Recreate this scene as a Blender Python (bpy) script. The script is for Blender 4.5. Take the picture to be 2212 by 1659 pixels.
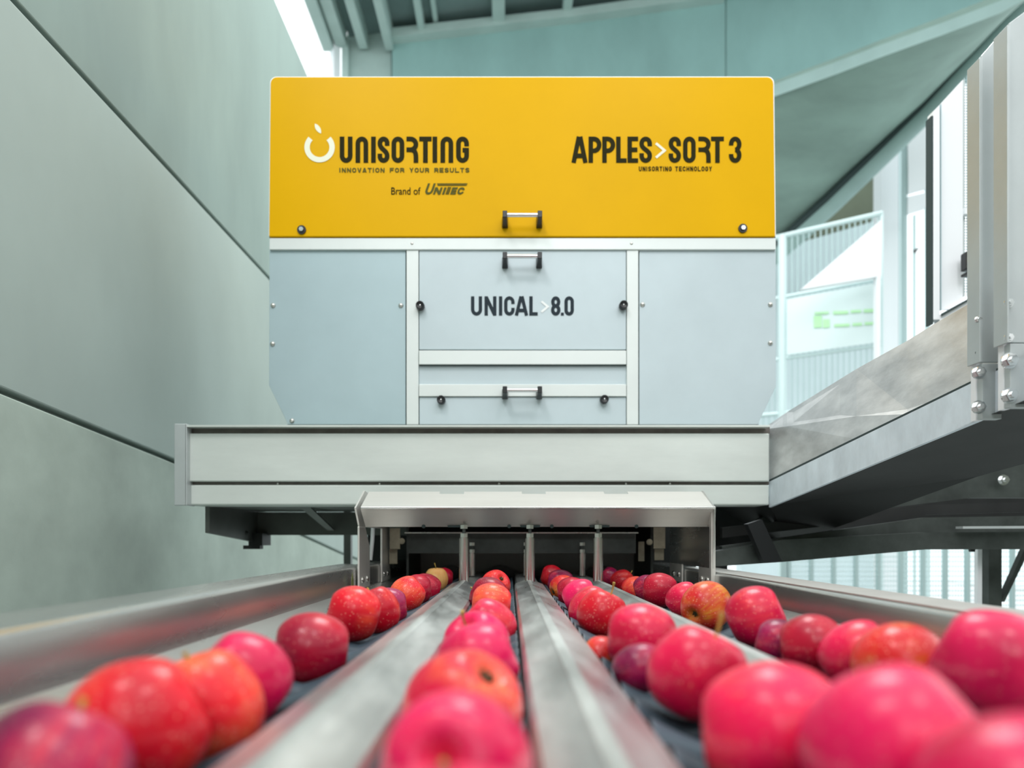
import bpy, math, random
from mathutils import Vector, Matrix, Euler
R = math.radians
random.seed(7)
for o in list(bpy.data.objects): bpy.data.objects.remove(o, do_unlink=True)
col = bpy.context.scene.collection
scn = bpy.context.scene
F = 1500.0; U0, V0 = 1100.0, 1165.0; C = 1.35      # focal length in px, vanishing point of the lanes, eye height

# ------------------------------------------------------------------ camera, sky, lights, exposure
cam = bpy.data.cameras.new('camera'); co = bpy.data.objects.new('camera', cam); col.objects.link(co)
co.location = (0, 0, C); co.rotation_euler = (R(90), 0, 0)
cam.sensor_width = 36; cam.lens = 36*F/2212; cam.shift_x = 6/2212; cam.shift_y = 335.5/2212
cam.clip_start = .02; cam.clip_end = 200
cam.dof.use_dof = True; cam.dof.focus_distance = 1.35; cam.dof.aperture_fstop = 3.0
scn.camera = co
w = bpy.data.worlds.new('sky'); scn.world = w; w.use_nodes = True
nt = w.node_tree; bg = nt.nodes['Background']
tc = nt.nodes.new('ShaderNodeTexCoord'); sp = nt.nodes.new('ShaderNodeSeparateXYZ'); cr = nt.nodes.new('ShaderNodeValToRGB')
nt.links.new(tc.outputs['Generated'], sp.inputs[0]); nt.links.new(sp.outputs['Z'], cr.inputs[0]); nt.links.new(cr.outputs[0], bg.inputs[0])
cr.color_ramp.elements[0].position = 0.0; cr.color_ramp.elements[0].color = (.80, .90, .92, 1)
cr.color_ramp.elements[1].position = 1.0; cr.color_ramp.elements[1].color = (1, 1, 1, 1)
bg.inputs[1].default_value = 1.8
def area(name, loc, target, sx, sy, power, colr=(1, 1, 1)):
    l = bpy.data.lights.new(name, 'AREA'); l.shape = 'RECTANGLE'; l.size = sx; l.size_y = sy; l.energy = power; l.color = colr
    o = bpy.data.objects.new(name, l); col.objects.link(o); o.location = loc
    o.rotation_euler = (Vector(target)-Vector(loc)).to_track_quat('-Z', 'Y').to_euler()
    return o
area('skylight_lamp', (-1.0, -.2, C+3.2), (0, 1.0, C-.1), .7, .5, 26, (1, .97, .95))
area('overhead_area', (.9, -.6, C+3.4), (0.2, 1.0, C-.1), .6, .5, 20, (1, .96, .98))
area('overhead_area', (.6, 3.6, C+5.0), (-1.0, 3.4, C+1), 2.2, 1.6, 170, (.95, 1, 1))  # unseen lamp added to brighten the left wall and the far end
area('tall_streak_lamp', (-1.95, -6, C+5.6), (-.4, 2, C+.8), .7, 3.4, 80)  # unseen lamp added for a soft vertical streak on the yellow hood
area('tall_streak_lamp', (.75, -6, C+4.2), (.1, 2, C+.6), .5, 2.6, 60)  # second added lamp, for the other streak on the hood
scn.view_settings.view_transform = 'Standard'; scn.view_settings.look = 'None'
scn.view_settings.gamma = 1; scn.view_settings.use_curve_mapping = False; scn.view_settings.exposure = 0.0

# ------------------------------------------------------------------ helpers
def P(u, v, Y): return Vector(((u-U0)*Y/F, Y, C+(V0-v)*Y/F))
def X(u, Y): return (u-U0)*Y/F
def Z(v, Y): return C+(V0-v)*Y/F
ORG = {}
def org(o): return ORG.get(o.name, Vector((0, 0, 0)))
def tag(o, label=None, cat=None, group=None, kind=None):
    if label: o['label'] = label
    if cat: o['category'] = cat
    if group: o['group'] = group
    if kind: o['kind'] = kind
    return o
def thing(name, loc, label, cat, group=None):
    o = bpy.data.objects.new(name, None); col.objects.link(o); o.location = loc; o.empty_display_size = .05
    ORG[o.name] = Vector(loc); return tag(o, label, cat, group)
class MB:
    def __init__(s): s.v = []; s.f = []; s.m = []
    def add(s, vs, fs, m=0):
        n = len(s.v); s.v += [Vector(a) for a in vs]
        for f in fs: s.f.append([i+n for i in f]); s.m.append(m)
        return s
    def box(s, x0, x1, y0, y1, z0, z1, m=0):
        vs = [(x, y, z) for z in (z0, z1) for y in (y0, y1) for x in (x0, x1)]
        return s.add(vs, [(0, 2, 3, 1), (4, 5, 7, 6), (0, 1, 5, 4), (2, 6, 7, 3), (0, 4, 6, 2), (1, 3, 7, 5)], m)
    def pbox(s, u0, u1, v0, v1, Y, d, m=0):           # front face spans these frame coordinates at depth Y, d deep
        return s.box(X(u0, Y), X(u1, Y), Y, Y+d, Z(v1, Y), Z(v0, Y), m)
    def prism(s, pts, off, m=0):                      # planar loop swept by a vector
        n = len(pts); off = Vector(off); a = [Vector(p) for p in pts]
        vs = a+[p+off for p in a]
        return s.add(vs, [list(range(n)), list(range(2*n-1, n-1, -1))]+[(i, i+n, (i+1) % n+n, (i+1) % n) for i in range(n)], m)
    def loft(s, rings, m=0, closed=True, caps=True):
        n = len(rings[0]); vs = [p for r in rings for p in r]; fs = []
        for k in range(len(rings)-1):
            for i in range(n if closed else n-1):
                j = (i+1) % n; fs.append((k*n+i, k*n+j, (k+1)*n+j, (k+1)*n+i))
        if caps and closed: fs.append(list(range(n-1, -1, -1))); fs.append([(len(rings)-1)*n+i for i in range(n)])
        return s.add(vs, fs, m)
    def tube(s, pts, r, n=12, m=0):
        pts = [Vector(p) for p in pts]; rr = r if isinstance(r, (list, tuple)) else [r]*len(pts); rings = []
        for i, p in enumerate(pts):
            d = (pts[min(i+1, len(pts)-1)]-pts[max(i-1, 0)]).normalized()
            a = d.cross(Vector((0, 0, 1)) if abs(d.z) < .9 else Vector((1, 0, 0))).normalized(); b = d.cross(a)
            rings.append([p+(a*math.cos(2*math.pi*k/n)+b*math.sin(2*math.pi*k/n))*rr[i] for k in range(n)])
        return s.loft(rings, m)
    def dome(s, c, r, h, axis=(0, -1, 0), n=14, m=0):
        c = Vector(c); ax = Vector(axis); pts = []; rs = []
        for t in (0, .35, .65, .85, .99): pts.append(c+ax*h*math.sin(t*math.pi/2)); rs.append(r*math.cos(t*math.pi/2))
        return s.tube([c-ax*.001]+pts, [r]+rs, n, m)
    def build(s, name, mats, parent=None, smooth=False, bevel=0, at=None, auto=None):
        o0 = org(parent) if parent else Vector((0, 0, 0))
        if at is not None: o0 = Vector(at)
        me = bpy.data.meshes.new(name); me.from_pydata([v-o0 for v in s.v], [], s.f); me.update()
        mats = mats if isinstance(mats, (list, tuple)) else [mats]
        for mm in mats: me.materials.append(mm)
        for p, mi in zip(me.polygons, s.m): p.material_index = mi; p.use_smooth = smooth
        import bmesh
        bm = bmesh.new(); bm.from_mesh(me); bmesh.ops.recalc_face_normals(bm, faces=bm.faces); bm.to_mesh(me); bm.free()
        if smooth: me.set_sharp_from_angle(angle=R(auto or 40))
        o = bpy.data.objects.new(name, me); col.objects.link(o)
        if parent: o.parent = parent; o.location = (o0-org(parent)) if at is not None else (0, 0, 0); ORG[o.name] = o0
        elif at is not None: o.location = o0; ORG[o.name] = o0
        if bevel:
            b = o.modifiers.new('bevel', 'BEVEL'); b.width = bevel; b.segments = 2; b.limit_method = 'ANGLE'; b.angle_limit = R(40)
        return o
def dup(o, off, parent=None):                         # copy of a part moved by an offset, mesh shared
    c = o.copy(); col.objects.link(c); c.parent = parent or o.parent
    d = org(c.parent)-org(o.parent) if (c.parent and o.parent) else Vector((0, 0, 0))
    c.location = o.location+Vector(off)-d; ORG[c.name] = org(o)+Vector(off); return c

# ------------------------------------------------------------------ materials
def mat(name, colr, rough=.5, metal=0, var=0, vs=6, stretch=(1, 1, 1), bump=0, bscale=60, coat=0, col2=None, spec=.5, rvar=0, detail=5):
    m = bpy.data.materials.new(name); m.use_nodes = True; t = m.node_tree; b = t.nodes['Principled BSDF']
    b.inputs['Base Color'].default_value = (*colr, 1); b.inputs['Roughness'].default_value = rough; b.inputs['Metallic'].default_value = metal
    b.inputs['Coat Weight'].default_value = coat; b.inputs['Coat Roughness'].default_value = .12; b.inputs['Specular IOR Level'].default_value = spec
    if var or bump or rvar:
        g = t.nodes.new('ShaderNodeNewGeometry'); mp = t.nodes.new('ShaderNodeMapping'); mp.inputs['Scale'].default_value = stretch
        t.links.new(g.outputs['Position'], mp.inputs[0])
    if var or rvar:
        n = t.nodes.new('ShaderNodeTexNoise'); n.inputs['Scale'].default_value = vs; n.inputs['Detail'].default_value = detail; n.inputs['Roughness'].default_value = .6
        t.links.new(mp.outputs[0], n.inputs['Vector'])
    if var:
        r = t.nodes.new('ShaderNodeValToRGB'); c2 = col2 or tuple(max(0, c*(1-var)) for c in colr); c1 = tuple(min(1, c*(1+var)) for c in colr) if not col2 else colr
        r.color_ramp.elements[0].position = .32; r.color_ramp.elements[0].color = (*c2, 1); r.color_ramp.elements[1].position = .68; r.color_ramp.elements[1].color = (*c1, 1)
        t.links.new(n.outputs[0], r.inputs[0]); t.links.new(r.outputs[0], b.inputs['Base Color'])
    if rvar:
        mr = t.nodes.new('ShaderNodeMapRange'); mr.inputs[1].default_value = .3; mr.inputs[2].default_value = .7; mr.inputs[3].default_value = rough-rvar; mr.inputs[4].default_value = rough+rvar
        t.links.new(n.outputs[0], mr.inputs[0]); t.links.new(mr.outputs[0], b.inputs['Roughness'])
    if bump:
        n2 = t.nodes.new('ShaderNodeTexNoise'); n2.inputs['Scale'].default_value = bscale; n2.inputs['Detail'].default_value = 4
        t.links.new(mp.outputs[0], n2.inputs['Vector'])
        bp = t.nodes.new('ShaderNodeBump'); bp.inputs['Strength'].default_value = bump; bp.inputs['Distance'].default_value = .004
        t.links.new(n2.outputs[0], bp.inputs['Height']); t.links.new(bp.outputs[0], b.inputs['Normal'])
    return m
M = {}
M['yellow'] = mat('yellow_paint', (.78, .425, .0), .36, coat=0, var=.03, vs=3, spec=.08)
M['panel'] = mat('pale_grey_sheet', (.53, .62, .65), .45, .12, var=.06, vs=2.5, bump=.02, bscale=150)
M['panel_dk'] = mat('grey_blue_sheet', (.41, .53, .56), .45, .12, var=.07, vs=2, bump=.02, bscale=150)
M['white'] = mat('white_aluminium', (.74, .79, .77), .35, .1, var=.03, vs=4)
M['black'] = mat('black_plastic', (.012, .013, .015), .35)
M['chrome'] = mat('polished_steel', (.78, .80, .80), .18, .9)
M['rivet'] = mat('rivet_steel', (.62, .62, .58), .28, .9)
M['seam'] = mat('dark_seam', (.03, .05, .05), .8)
M['beam'] = mat('satin_steel_beam', (.68, .73, .69), .5, .12, var=.07, vs=3, stretch=(1, 1, 4), bump=.03, bscale=90)
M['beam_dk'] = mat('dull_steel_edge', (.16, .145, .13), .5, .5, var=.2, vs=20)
M['steel'] = mat('brushed_stainless', (.58, .58, .56), .27, .92, var=.10, vs=10, stretch=(1, .2, 1), rvar=.02, bump=.012, bscale=120)
M['ridge'] = mat('worn_stainless', (.50, .53, .52), .36, .85, var=.24, vs=9, stretch=(2, .5, 2), rvar=.1, bump=.08, bscale=50)
M['satin'] = mat('satin_bent_sheet', (.72, .71, .67), .36, .6, var=.06, vs=12, stretch=(.2, 1, 1), bump=.012, bscale=100)
M['tube'] = mat('stainless_tube', (.55, .53, .50), .25, .95)
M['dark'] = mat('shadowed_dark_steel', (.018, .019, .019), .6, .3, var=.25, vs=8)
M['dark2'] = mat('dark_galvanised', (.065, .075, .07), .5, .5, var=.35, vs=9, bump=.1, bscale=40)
M['under'] = mat('dark_grey_steel', (.12, .13, .12), .5, .5, var=.2, vs=6)
M['backpl'] = mat('grey_back_plate', (.30, .30, .29), .6, .1)
M['tan'] = mat('tan_plate', (.33, .30, .22), .55, .4, var=.2, vs=25)
M['galv'] = mat('galvanised_sheet', (.56, .57, .57), .42, .45, var=.28, vs=7, stretch=(1, 1, 2.2), rvar=.1, bump=.12, bscale=30)
M['galv2'] = mat('bluish_galvanised_flange', (.72, .80, .86), .5, .1, var=.14, vs=14, stretch=(1, 1, .5), bump=.05, bscale=60)
M['post'] = mat('grey_coated_post', (.50, .54, .54), .4, .3, var=.06, vs=8)
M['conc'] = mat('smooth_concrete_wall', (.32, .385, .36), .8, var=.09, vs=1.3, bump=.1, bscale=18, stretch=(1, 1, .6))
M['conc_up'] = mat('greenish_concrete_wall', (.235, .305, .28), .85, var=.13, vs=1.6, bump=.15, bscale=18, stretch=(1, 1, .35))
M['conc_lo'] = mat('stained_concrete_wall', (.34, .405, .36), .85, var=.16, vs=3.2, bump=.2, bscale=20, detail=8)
M['teal'] = mat('teal_concrete', (.29, .47, .45), .85, var=.10, vs=1.5, bump=.1, bscale=10, stretch=(1, 1, .5))
M['teal_lt'] = mat('pale_concrete_pier', (.44, .56, .53), .85, var=.08, vs=2)
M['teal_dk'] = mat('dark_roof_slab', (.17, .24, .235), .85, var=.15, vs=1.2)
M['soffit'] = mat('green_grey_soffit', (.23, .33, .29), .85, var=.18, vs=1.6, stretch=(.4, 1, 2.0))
M['band'] = mat('grey_green_edge', (.30, .42, .40), .8, var=.08, vs=3)
M['olive'] = mat('olive_concrete', (.15, .17, .12), .85, var=.15, vs=2)
M['fence'] = mat('pale_cyan_steel', (.66, .80, .80), .5, .1)
M['bars'] = mat('grey_cyan_bars', (.42, .55, .55), .5, .1)
M['whitep'] = mat('white_sheet', (.88, .90, .92), .5)
M['greenp'] = mat('green_print', (.50, .85, .48), .6)
M['banner'] = mat('pale_banner', (.72, .84, .84), .6)
M['facade'] = mat('pale_far_facade', (.62, .72, .74), .8, var=.08, vs=1.0)
M['floor'] = mat('concrete_floor', (.30, .33, .32), .7, var=.1, vs=1, bump=.05)
M['ink'] = mat('dark_olive_ink', (.022, .020, .004), .6, spec=.08)
M['ink2'] = mat('olive_grey_ink', (.105, .10, .022), .6, spec=.08)
M['ink3'] = mat('slate_ink', (.026, .038, .048), .6, spec=.12)
M['cream'] = mat('cream_ink', (.86, .86, .68), .5)
M['winkk'] = mat('white_ink', (.90, .93, .92), .5)
M['rubber'] = mat('blue_grey_roller', (.055, .08, .10), .45, var=.12, vs=30, spec=.3)
M['roller_cap'] = mat('black_roller_end', (.010, .011, .013), .45)
M['stem'] = mat('olive_stem', (.38, .27, .05), .6, var=.3, vs=150)
M['stemd'] = mat('dry_calyx', (.05, .045, .015), .8)
M['leaf'] = mat('dry_leaf', (.10, .11, .03), .7)

def apple_mat(name, red, deep, yel, amt, dots=.5):
    m = bpy.data.materials.new(name); m.use_nodes = True; t = m.node_tree; N = t.nodes; L = t.links; b = N['Principled BSDF']
    tc = N.new('ShaderNodeTexCoord'); oi = N.new('ShaderNodeObjectInfo')
    ad = N.new('ShaderNodeVectorMath'); ad.operation = 'ADD'; L.new(tc.outputs['Object'], ad.inputs[0])
    sc = N.new('ShaderNodeVectorMath'); sc.operation = 'SCALE'; sc.inputs[0].default_value = (3.1, 2.3, 4.7); L.new(oi.outputs['Random'], sc.inputs['Scale']); L.new(sc.outputs[0], ad.inputs[1])
    # soft blush patches
    n1 = N.new('ShaderNodeTexNoise'); n1.inputs['Scale'].default_value = 22; n1.inputs['Detail'].default_value = 2.5; L.new(ad.outputs[0], n1.inputs['Vector'])
    # streaks running from stem to calyx
    nz = N.new('ShaderNodeVectorMath'); nz.operation = 'MULTIPLY'; nz.inputs[1].default_value = (1, 1, .12); L.new(tc.outputs['Object'], nz.inputs[0])
    nn = N.new('ShaderNodeVectorMath'); nn.operation = 'NORMALIZE'; L.new(nz.outputs[0], nn.inputs[0])
    n2 = N.new('ShaderNodeTexNoise'); n2.inputs['Scale'].default_value = 9; n2.inputs['Detail'].default_value = 5; L.new(nn.outputs[0], n2.inputs['Vector'])
    # distance from the flower/stem axis
    sx = N.new('ShaderNodeSeparateXYZ'); L.new(tc.outputs['Object'], sx.inputs[0])
    xy = N.new('ShaderNodeVectorMath'); xy.operation = 'MULTIPLY'; xy.inputs[1].default_value = (1, 1, 0); L.new(tc.outputs['Object'], xy.inputs[0])
    ln = N.new('ShaderNodeVectorMath'); ln.operation = 'LENGTH'; L.new(xy.outputs[0], ln.inputs[0])
    pole = N.new('ShaderNodeMapRange'); pole.inputs[1].default_value = .016; pole.inputs[2].default_value = .003; pole.inputs[3].default_value = 0; pole.inputs[4].default_value = 1; pole.clamp = True
    L.new(ln.outputs['Value'], pole.inputs[0])
    r1 = N.new('ShaderNodeMapRange'); r1.inputs[1].default_value = .62-.34*amt; r1.inputs[2].default_value = .86-.34*amt; L.new(n1.outputs[0], r1.inputs[0])
    st = N.new('ShaderNodeMapRange'); st.inputs[1].default_value = .35; st.inputs[2].default_value = .65; st.inputs[3].default_value = .25; st.inputs[4].default_value = 1; L.new(n2.outputs[0], st.inputs[0])
    mu = N.new('ShaderNodeMath'); mu.operation = 'MULTIPLY'; L.new(r1.outputs[0], mu.inputs[0]); L.new(st.outputs[0], mu.inputs[1])
    pm = N.new('ShaderNodeMath'); pm.operation = 'MULTIPLY'; pm.inputs[1].default_value = .75; L.new(pole.outputs[0], pm.inputs[0])
    mx = N.new('ShaderNodeMath'); mx.operation = 'MAXIMUM'; L.new(mu.outputs[0], mx.inputs[0]); L.new(pm.outputs[0], mx.inputs[1])
    n3 = N.new('ShaderNodeTexNoise'); n3.inputs['Scale'].default_value = 14; n3.inputs['Detail'].default_value = 2; L.new(ad.outputs[0], n3.inputs['Vector'])
    r3 = N.new('ShaderNodeMapRange'); r3.inputs[1].default_value = .38; r3.inputs[2].default_value = .66; L.new(n3.outputs[0], r3.inputs[0])
    c0 = N.new('ShaderNodeMix'); c0.data_type = 'RGBA'; c0.inputs[6].default_value = (*red, 1); c0.inputs[7].default_value = (*deep, 1); L.new(r3.outputs[0], c0.inputs[0])
    c1 = N.new('ShaderNodeMix'); c1.data_type = 'RGBA'; c1.inputs[7].default_value = (*yel, 1); L.new(c0.outputs[2], c1.inputs[6]); L.new(mx.outputs[0], c1.inputs[0])
    vo = N.new('ShaderNodeTexVoronoi'); vo.inputs['Scale'].default_value = 240; L.new(ad.outputs[0], vo.inputs['Vector'])
    vr = N.new('ShaderNodeMapRange'); vr.inputs[1].default_value = .24; vr.inputs[2].default_value = .12; vr.inputs[3].default_value = 0; vr.inputs[4].default_value = dots; L.new(vo.outputs['Distance'], vr.inputs[0])
    c2 = N.new('ShaderNodeMix'); c2.data_type = 'RGBA'; c2.inputs[7].default_value = (.95, .50, .38, 1); L.new(c1.outputs[2], c2.inputs[6]); L.new(vr.outputs[0], c2.inputs[0])
    L.new(c2.outputs[2], b.inputs['Base Color'])
    b.inputs['Roughness'].default_value = .31; b.inputs['Coat Weight'].default_value = .1; b.inputs['Coat Roughness'].default_value = .15; b.inputs['Specular IOR Level'].default_value = .27
    nb = N.new('ShaderNodeTexNoise'); nb.inputs['Scale'].default_value = 180; L.new(ad.outputs[0], nb.inputs['Vector'])
    bp = N.new('ShaderNodeBump'); bp.inputs['Strength'].default_value = .05; bp.inputs['Distance'].default_value = .001; L.new(nb.outputs[0], bp.inputs['Height']); L.new(bp.outputs[0], b.inputs['Normal'])
    return m
A = {
 'pink':   apple_mat('pink_apple_skin', (.78, .006, .075), (.48, .004, .034), (.86, .06, .06), .4, .3),
 'peach':  apple_mat('peachy_pink_apple_skin', (.80, .010, .075), (.60, .010, .040), (.92, .20, .06), .5, .3),
 'red':    apple_mat('red_apple_skin', (.72, .006, .020), (.42, .003, .016), (.84, .07, .035), .4, .4),
 'crimson':apple_mat('crimson_apple_skin', (.44, .003, .026), (.20, .002, .022), (.56, .02, .04), .25, .22),
 'purple': apple_mat('purple_apple_skin', (.30, .006, .070), (.12, .003, .034), (.60, .02, .05), .4, .3),
 'orange': apple_mat('orange_blush_apple_skin', (.82, .022, .030), (.62, .010, .026), (.90, .17, .06), .75),
 'green':  apple_mat('red_green_apple_skin', (.68, .020, .022), (.48, .010, .015), (.60, .25, .03), .62),
 'yellow': apple_mat('yellow_apple_skin', (.90, .30, .06), (.95, .50, .16), (.95, .55, .20), 1.1, .2),
 'hot':    apple_mat('hot_pink_apple_skin', (.80, .008, .105), (.50, .004, .055), (.86, .035, .10), .35, .2),
}

# ------------------------------------------------------------------ stroke lettering
def arc(cx, cy, rx, ry, a0, a1, n=12):
    return [(cx+rx*math.cos(R(a0+(a1-a0)*i/n)), cy+ry*math.sin(R(a0+(a1-a0)*i/n))) for i in range(n+1)]
def bez(p0, p1, p2, p3, n=10):
    return [tuple((1-t)**3*a+3*(1-t)**2*t*b+3*(1-t)*t*t*c+t**3*d for a, b, c, d in zip(p0, p1, p2, p3)) for t in [i/n for i in range(n+1)]]
def glyph(ch, w, h, s):
    i = s/2; L, Rr, B, T = i, w-i, i, h-i; cx = w/2; r = (Rr-L)/2; wide = h/w < 1.6; ry = min(r*1.15, (T-B)*(.34 if wide else .45)); mid = h*.5; g = 0 if wide else h*.10
    if ch == 'S': ry = min(ry, (T-B)/4*.96)
    if ch in 'O0': return [arc(cx, T-ry, r, ry, 0, 180)+arc(cx, B+ry, r, ry, 180, 360)+[(Rr, T-ry)]]
    if ch == 'U': return [[(L, h)]+arc(cx, B+ry, r, ry, 180, 360)+[(Rr, h)]]
    if ch == 'n': return [[(L, 0)]+arc(cx, T-ry, r, ry, 180, 0)+[(Rr, 0)]]
    if ch == 'I': return [[(cx, 0), (cx, h)]]
    if ch == 'S':
        return [[(Rr, T-ry-g)]+arc(cx, T-ry, r, ry, 0, 180)+bez((L, T-ry-.02*h), (L, mid+.02*h), (Rr, mid-.02*h), (Rr, B+ry+.02*h))+arc(cx, B+ry, r, ry, 0, -180)+[(L, B+ry+g)]]
    if ch == 'C': return [[(Rr, T-ry-g)]+arc(cx, T-ry, r, ry, 0, 180)+arc(cx, B+ry, r, ry, 180, 360)+[(Rr, B+ry+g)]]
    if ch == 'G': return [[(Rr, T-ry-g)]+arc(cx, T-ry, r, ry, 0, 180)+arc(cx, B+ry, r, ry, 180, 360)+[(Rr, mid-i*.2), (cx, mid-i*.2)]]
    if ch == 'Q': # open R drawn without its left stem
        q = (T-mid)/2
        return [[(0, T), (Rr-q, T)]+arc(Rr-q, T-q, q, q, 90, -90, 10)+[(0, mid)], [(Rr-q, mid)]+bez((Rr-q, mid), (Rr, mid), (Rr, mid-q), (Rr, mid-q*1.4))+[(Rr, 0)]]
    if ch == 'T': return [[(0, T), (w, T)], [(cx, T), (cx, 0)]]
    if ch == 'L': return [[(L, h), (L, B), (w, B)]]
    if ch == 'E': return [[(w, T), (L, T), (L, B), (w, B)], [(L, mid), (w*.93, mid)]]
    if ch == 'F': return [[(w, T), (L, T), (L, 0)], [(L, mid), (w*.9, mid)]]
    if ch == 'H': return [[(L, 0), (L, h)], [(Rr, 0), (Rr, h)], [(L, mid), (Rr, mid)]]
    if ch == 'A': return [[(L*.9, 0), (cx-.14*s, h)], [(w-L*.9, 0), (cx+.14*s, h)], [(w*.22, h*.27), (w*.78, h*.27)]]
    if ch == 'V': return [[(L*.9, h), (cx, 0)], [(w-L*.9, h), (cx, 0)]]
    if ch == 'Y': return [[(L*.9, h), (cx, mid*.85), (w-L*.9, h)], [(cx, mid), (cx, 0)]]
    if ch == 'N': return [[(L, 0), (L, h)], [(Rr, 0), (Rr, h)], [(L, h*.97), (Rr, h*.03)]]
    if ch in 'PR':
        q = (T-mid*.92)/2; y = T-q
        a = [[(L, 0), (L, h)], [(L, T), (Rr-q*.9, T)]+arc(Rr-q*.9, y, q*.9, q, 90, -90, 10)+[(L, T-2*q)]]
        if ch == 'R': a.append([(Rr-q*1.1, T-2*q), (Rr, mid*.55), (Rr, 0)])
        return a
    if ch == 'D': return [[(L, B), (L, T), (cx, T)]+arc(cx, T-ry, Rr-cx, ry, 90, 0, 8)+arc(cx, B+ry, Rr-cx, ry, 0, -90, 8)+[(L, B)]]
    if ch == '3':
        q1 = (T-mid)/2; q2 = (mid-B)/2
        return [[(L, T-q1*1.2)]+arc(cx, T-q1, r, q1, 180, -80, 16)+[(cx, mid)], [(cx, mid)]+arc(cx, B+q2, r, q2, 80, -180, 16)+[(L, B+q2*1.2)]]
    if ch == '8':
        q1 = (T-mid)/2; q2 = (mid-B)/2
        return [arc(cx, T-q1, r*.95, q1, 0, 360, 20), arc(cx, B+q2, r, q2, 0, 360, 20)]
    if ch == '.': return [[(0, i), (w, i)]]
    if ch == '>': return [[(0, h), (w, h/2), (0, 0)]]
    return []
def ribbon(mb, pts, s, fn, m=0):
    cl = (abs(pts[0][0]-pts[-1][0])+abs(pts[0][1]-pts[-1][1])) < 1e-6
    q = [pts[0]]
    for p in pts[1:]:
        if math.hypot(p[0]-q[-1][0], p[1]-q[-1][1]) > 1e-3*s: q.append(p)
    if cl and len(q) > 2: q = q[:-1] if math.hypot(q[0][0]-q[-1][0], q[0][1]-q[-1][1]) < 1e-3*s else q
    n = len(q); vs = []
    for k in range(n):
        a = q[k-1] if (k > 0 or cl) else None; c = q[(k+1) % n] if (k < n-1 or cl) else None; p = q[k]
        def nrm(x, y): l = math.hypot(y[0]-x[0], y[1]-x[1]); return (-(y[1]-x[1])/l, (y[0]-x[0])/l)
        na = nrm(a, p) if a else None; nc = nrm(p, c) if c else None
        if na and nc:
            t = (na[0]+nc[0], na[1]+nc[1]); l = math.hypot(*t) or 1; t = (t[0]/l, t[1]/l); k2 = min(2.2, 1/max(.3, t[0]*nc[0]+t[1]*nc[1])); o = (t[0]*k2, t[1]*k2)
        else: o = na or nc
        vs += [fn(p[0]+o[0]*s/2, p[1]+o[1]*s/2), fn(p[0]-o[0]*s/2, p[1]-o[1]*s/2)]
    mb.add(vs, [(2*k, 2*k+1, (2*k+3) % (2*n), (2*k+2) % (2*n)) for k in range(n if cl else n-1)], m)
def text_at(mb, ch, u0, u1, v0, v1, s, Y, m=0, shear=0):
    for q_, st in enumerate(glyph(ch, u1-u0, v1-v0, s)): ribbon(mb, st, s, lambda x, y: P(u0+x+shear*y, v1-y, Y-.00025*q_), m)
def text_run(mb, txt, u0, u1, v0, v1, s, Y, gap=.22, space=.6, narrow='I', m=0):
    wd = [(.34 if c in narrow else space if c == ' ' else 1.0) for c in txt]
    tot = sum(wd)+gap*(len(txt)-1); k = (u1-u0)/tot; x = u0
    for c, ww in zip(txt, wd):
        if c != ' ': text_at(mb, c, x, x+ww*k if c != 'I' else x+s, v0, v1, s, Y, m)
        x += (ww+gap)*k

# ------------------------------------------------------------------ the setting
b = MB(); b.add([(-14, -9, 0), (14, -9, 0), (14, 22, 0), (-14, 22, 0), (-14, -9, -.1), (14, -9, -.1), (14, 22, -.1), (-14, 22, -.1)], [(0, 1, 2, 3), (7, 6, 5, 4), (0, 4, 5, 1), (1, 5, 6, 2), (2, 6, 7, 3), (3, 7, 4, 0)])
tag(b.build('floor', M['floor']), kind='structure')
W = 1.1; zt = C+2.30*W; zj = C+1.088*W
tag(MB().box(-1.35, 7.2, -7.3, -7, 0, 4.6).build('blocker_wall_front', M['olive']), kind='structure')  # unseen wall behind the camera, added to cut light from low angles
tag(MB().box(7, 7.3, -7, 2.0, 0, 4.6).build('blocker_wall_right', M['olive']), kind='structure')  # unseen side wall, added so that light comes mostly from above
tag(MB().box(2.0, 13.5, 5.6, 21.5, .0005, .02).build('floor', mat('pale_outdoor_paving', (.80, .84, .85), .7, var=.05, vs=.8)), kind='structure')
wl = MB().box(-W-.22, -W-.03, -7, 6, 0, zt-.01).build('wall_left', M['conc']); tag(wl, kind='structure')
j2 = [(-7, .90), (1.5, .323), (2.276, .257), (3.63, .030), (4.55, -.091), (6, -.25)]
g = .007
def wp(pts, m, name='concrete_panel'):
    MB().prism([(-W, y, C+z if z < 50 else z) for y, z in pts], (-.04, 0, 0)).build(name, m, wl, bevel=.004)
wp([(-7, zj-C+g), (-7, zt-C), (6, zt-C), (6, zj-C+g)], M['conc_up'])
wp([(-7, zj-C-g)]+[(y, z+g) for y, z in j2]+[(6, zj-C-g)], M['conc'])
wp([(-7, -C+.001)]+[(y, z-g) for y, z in j2]+[(6, -C+.001)], M['conc_lo'])
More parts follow.
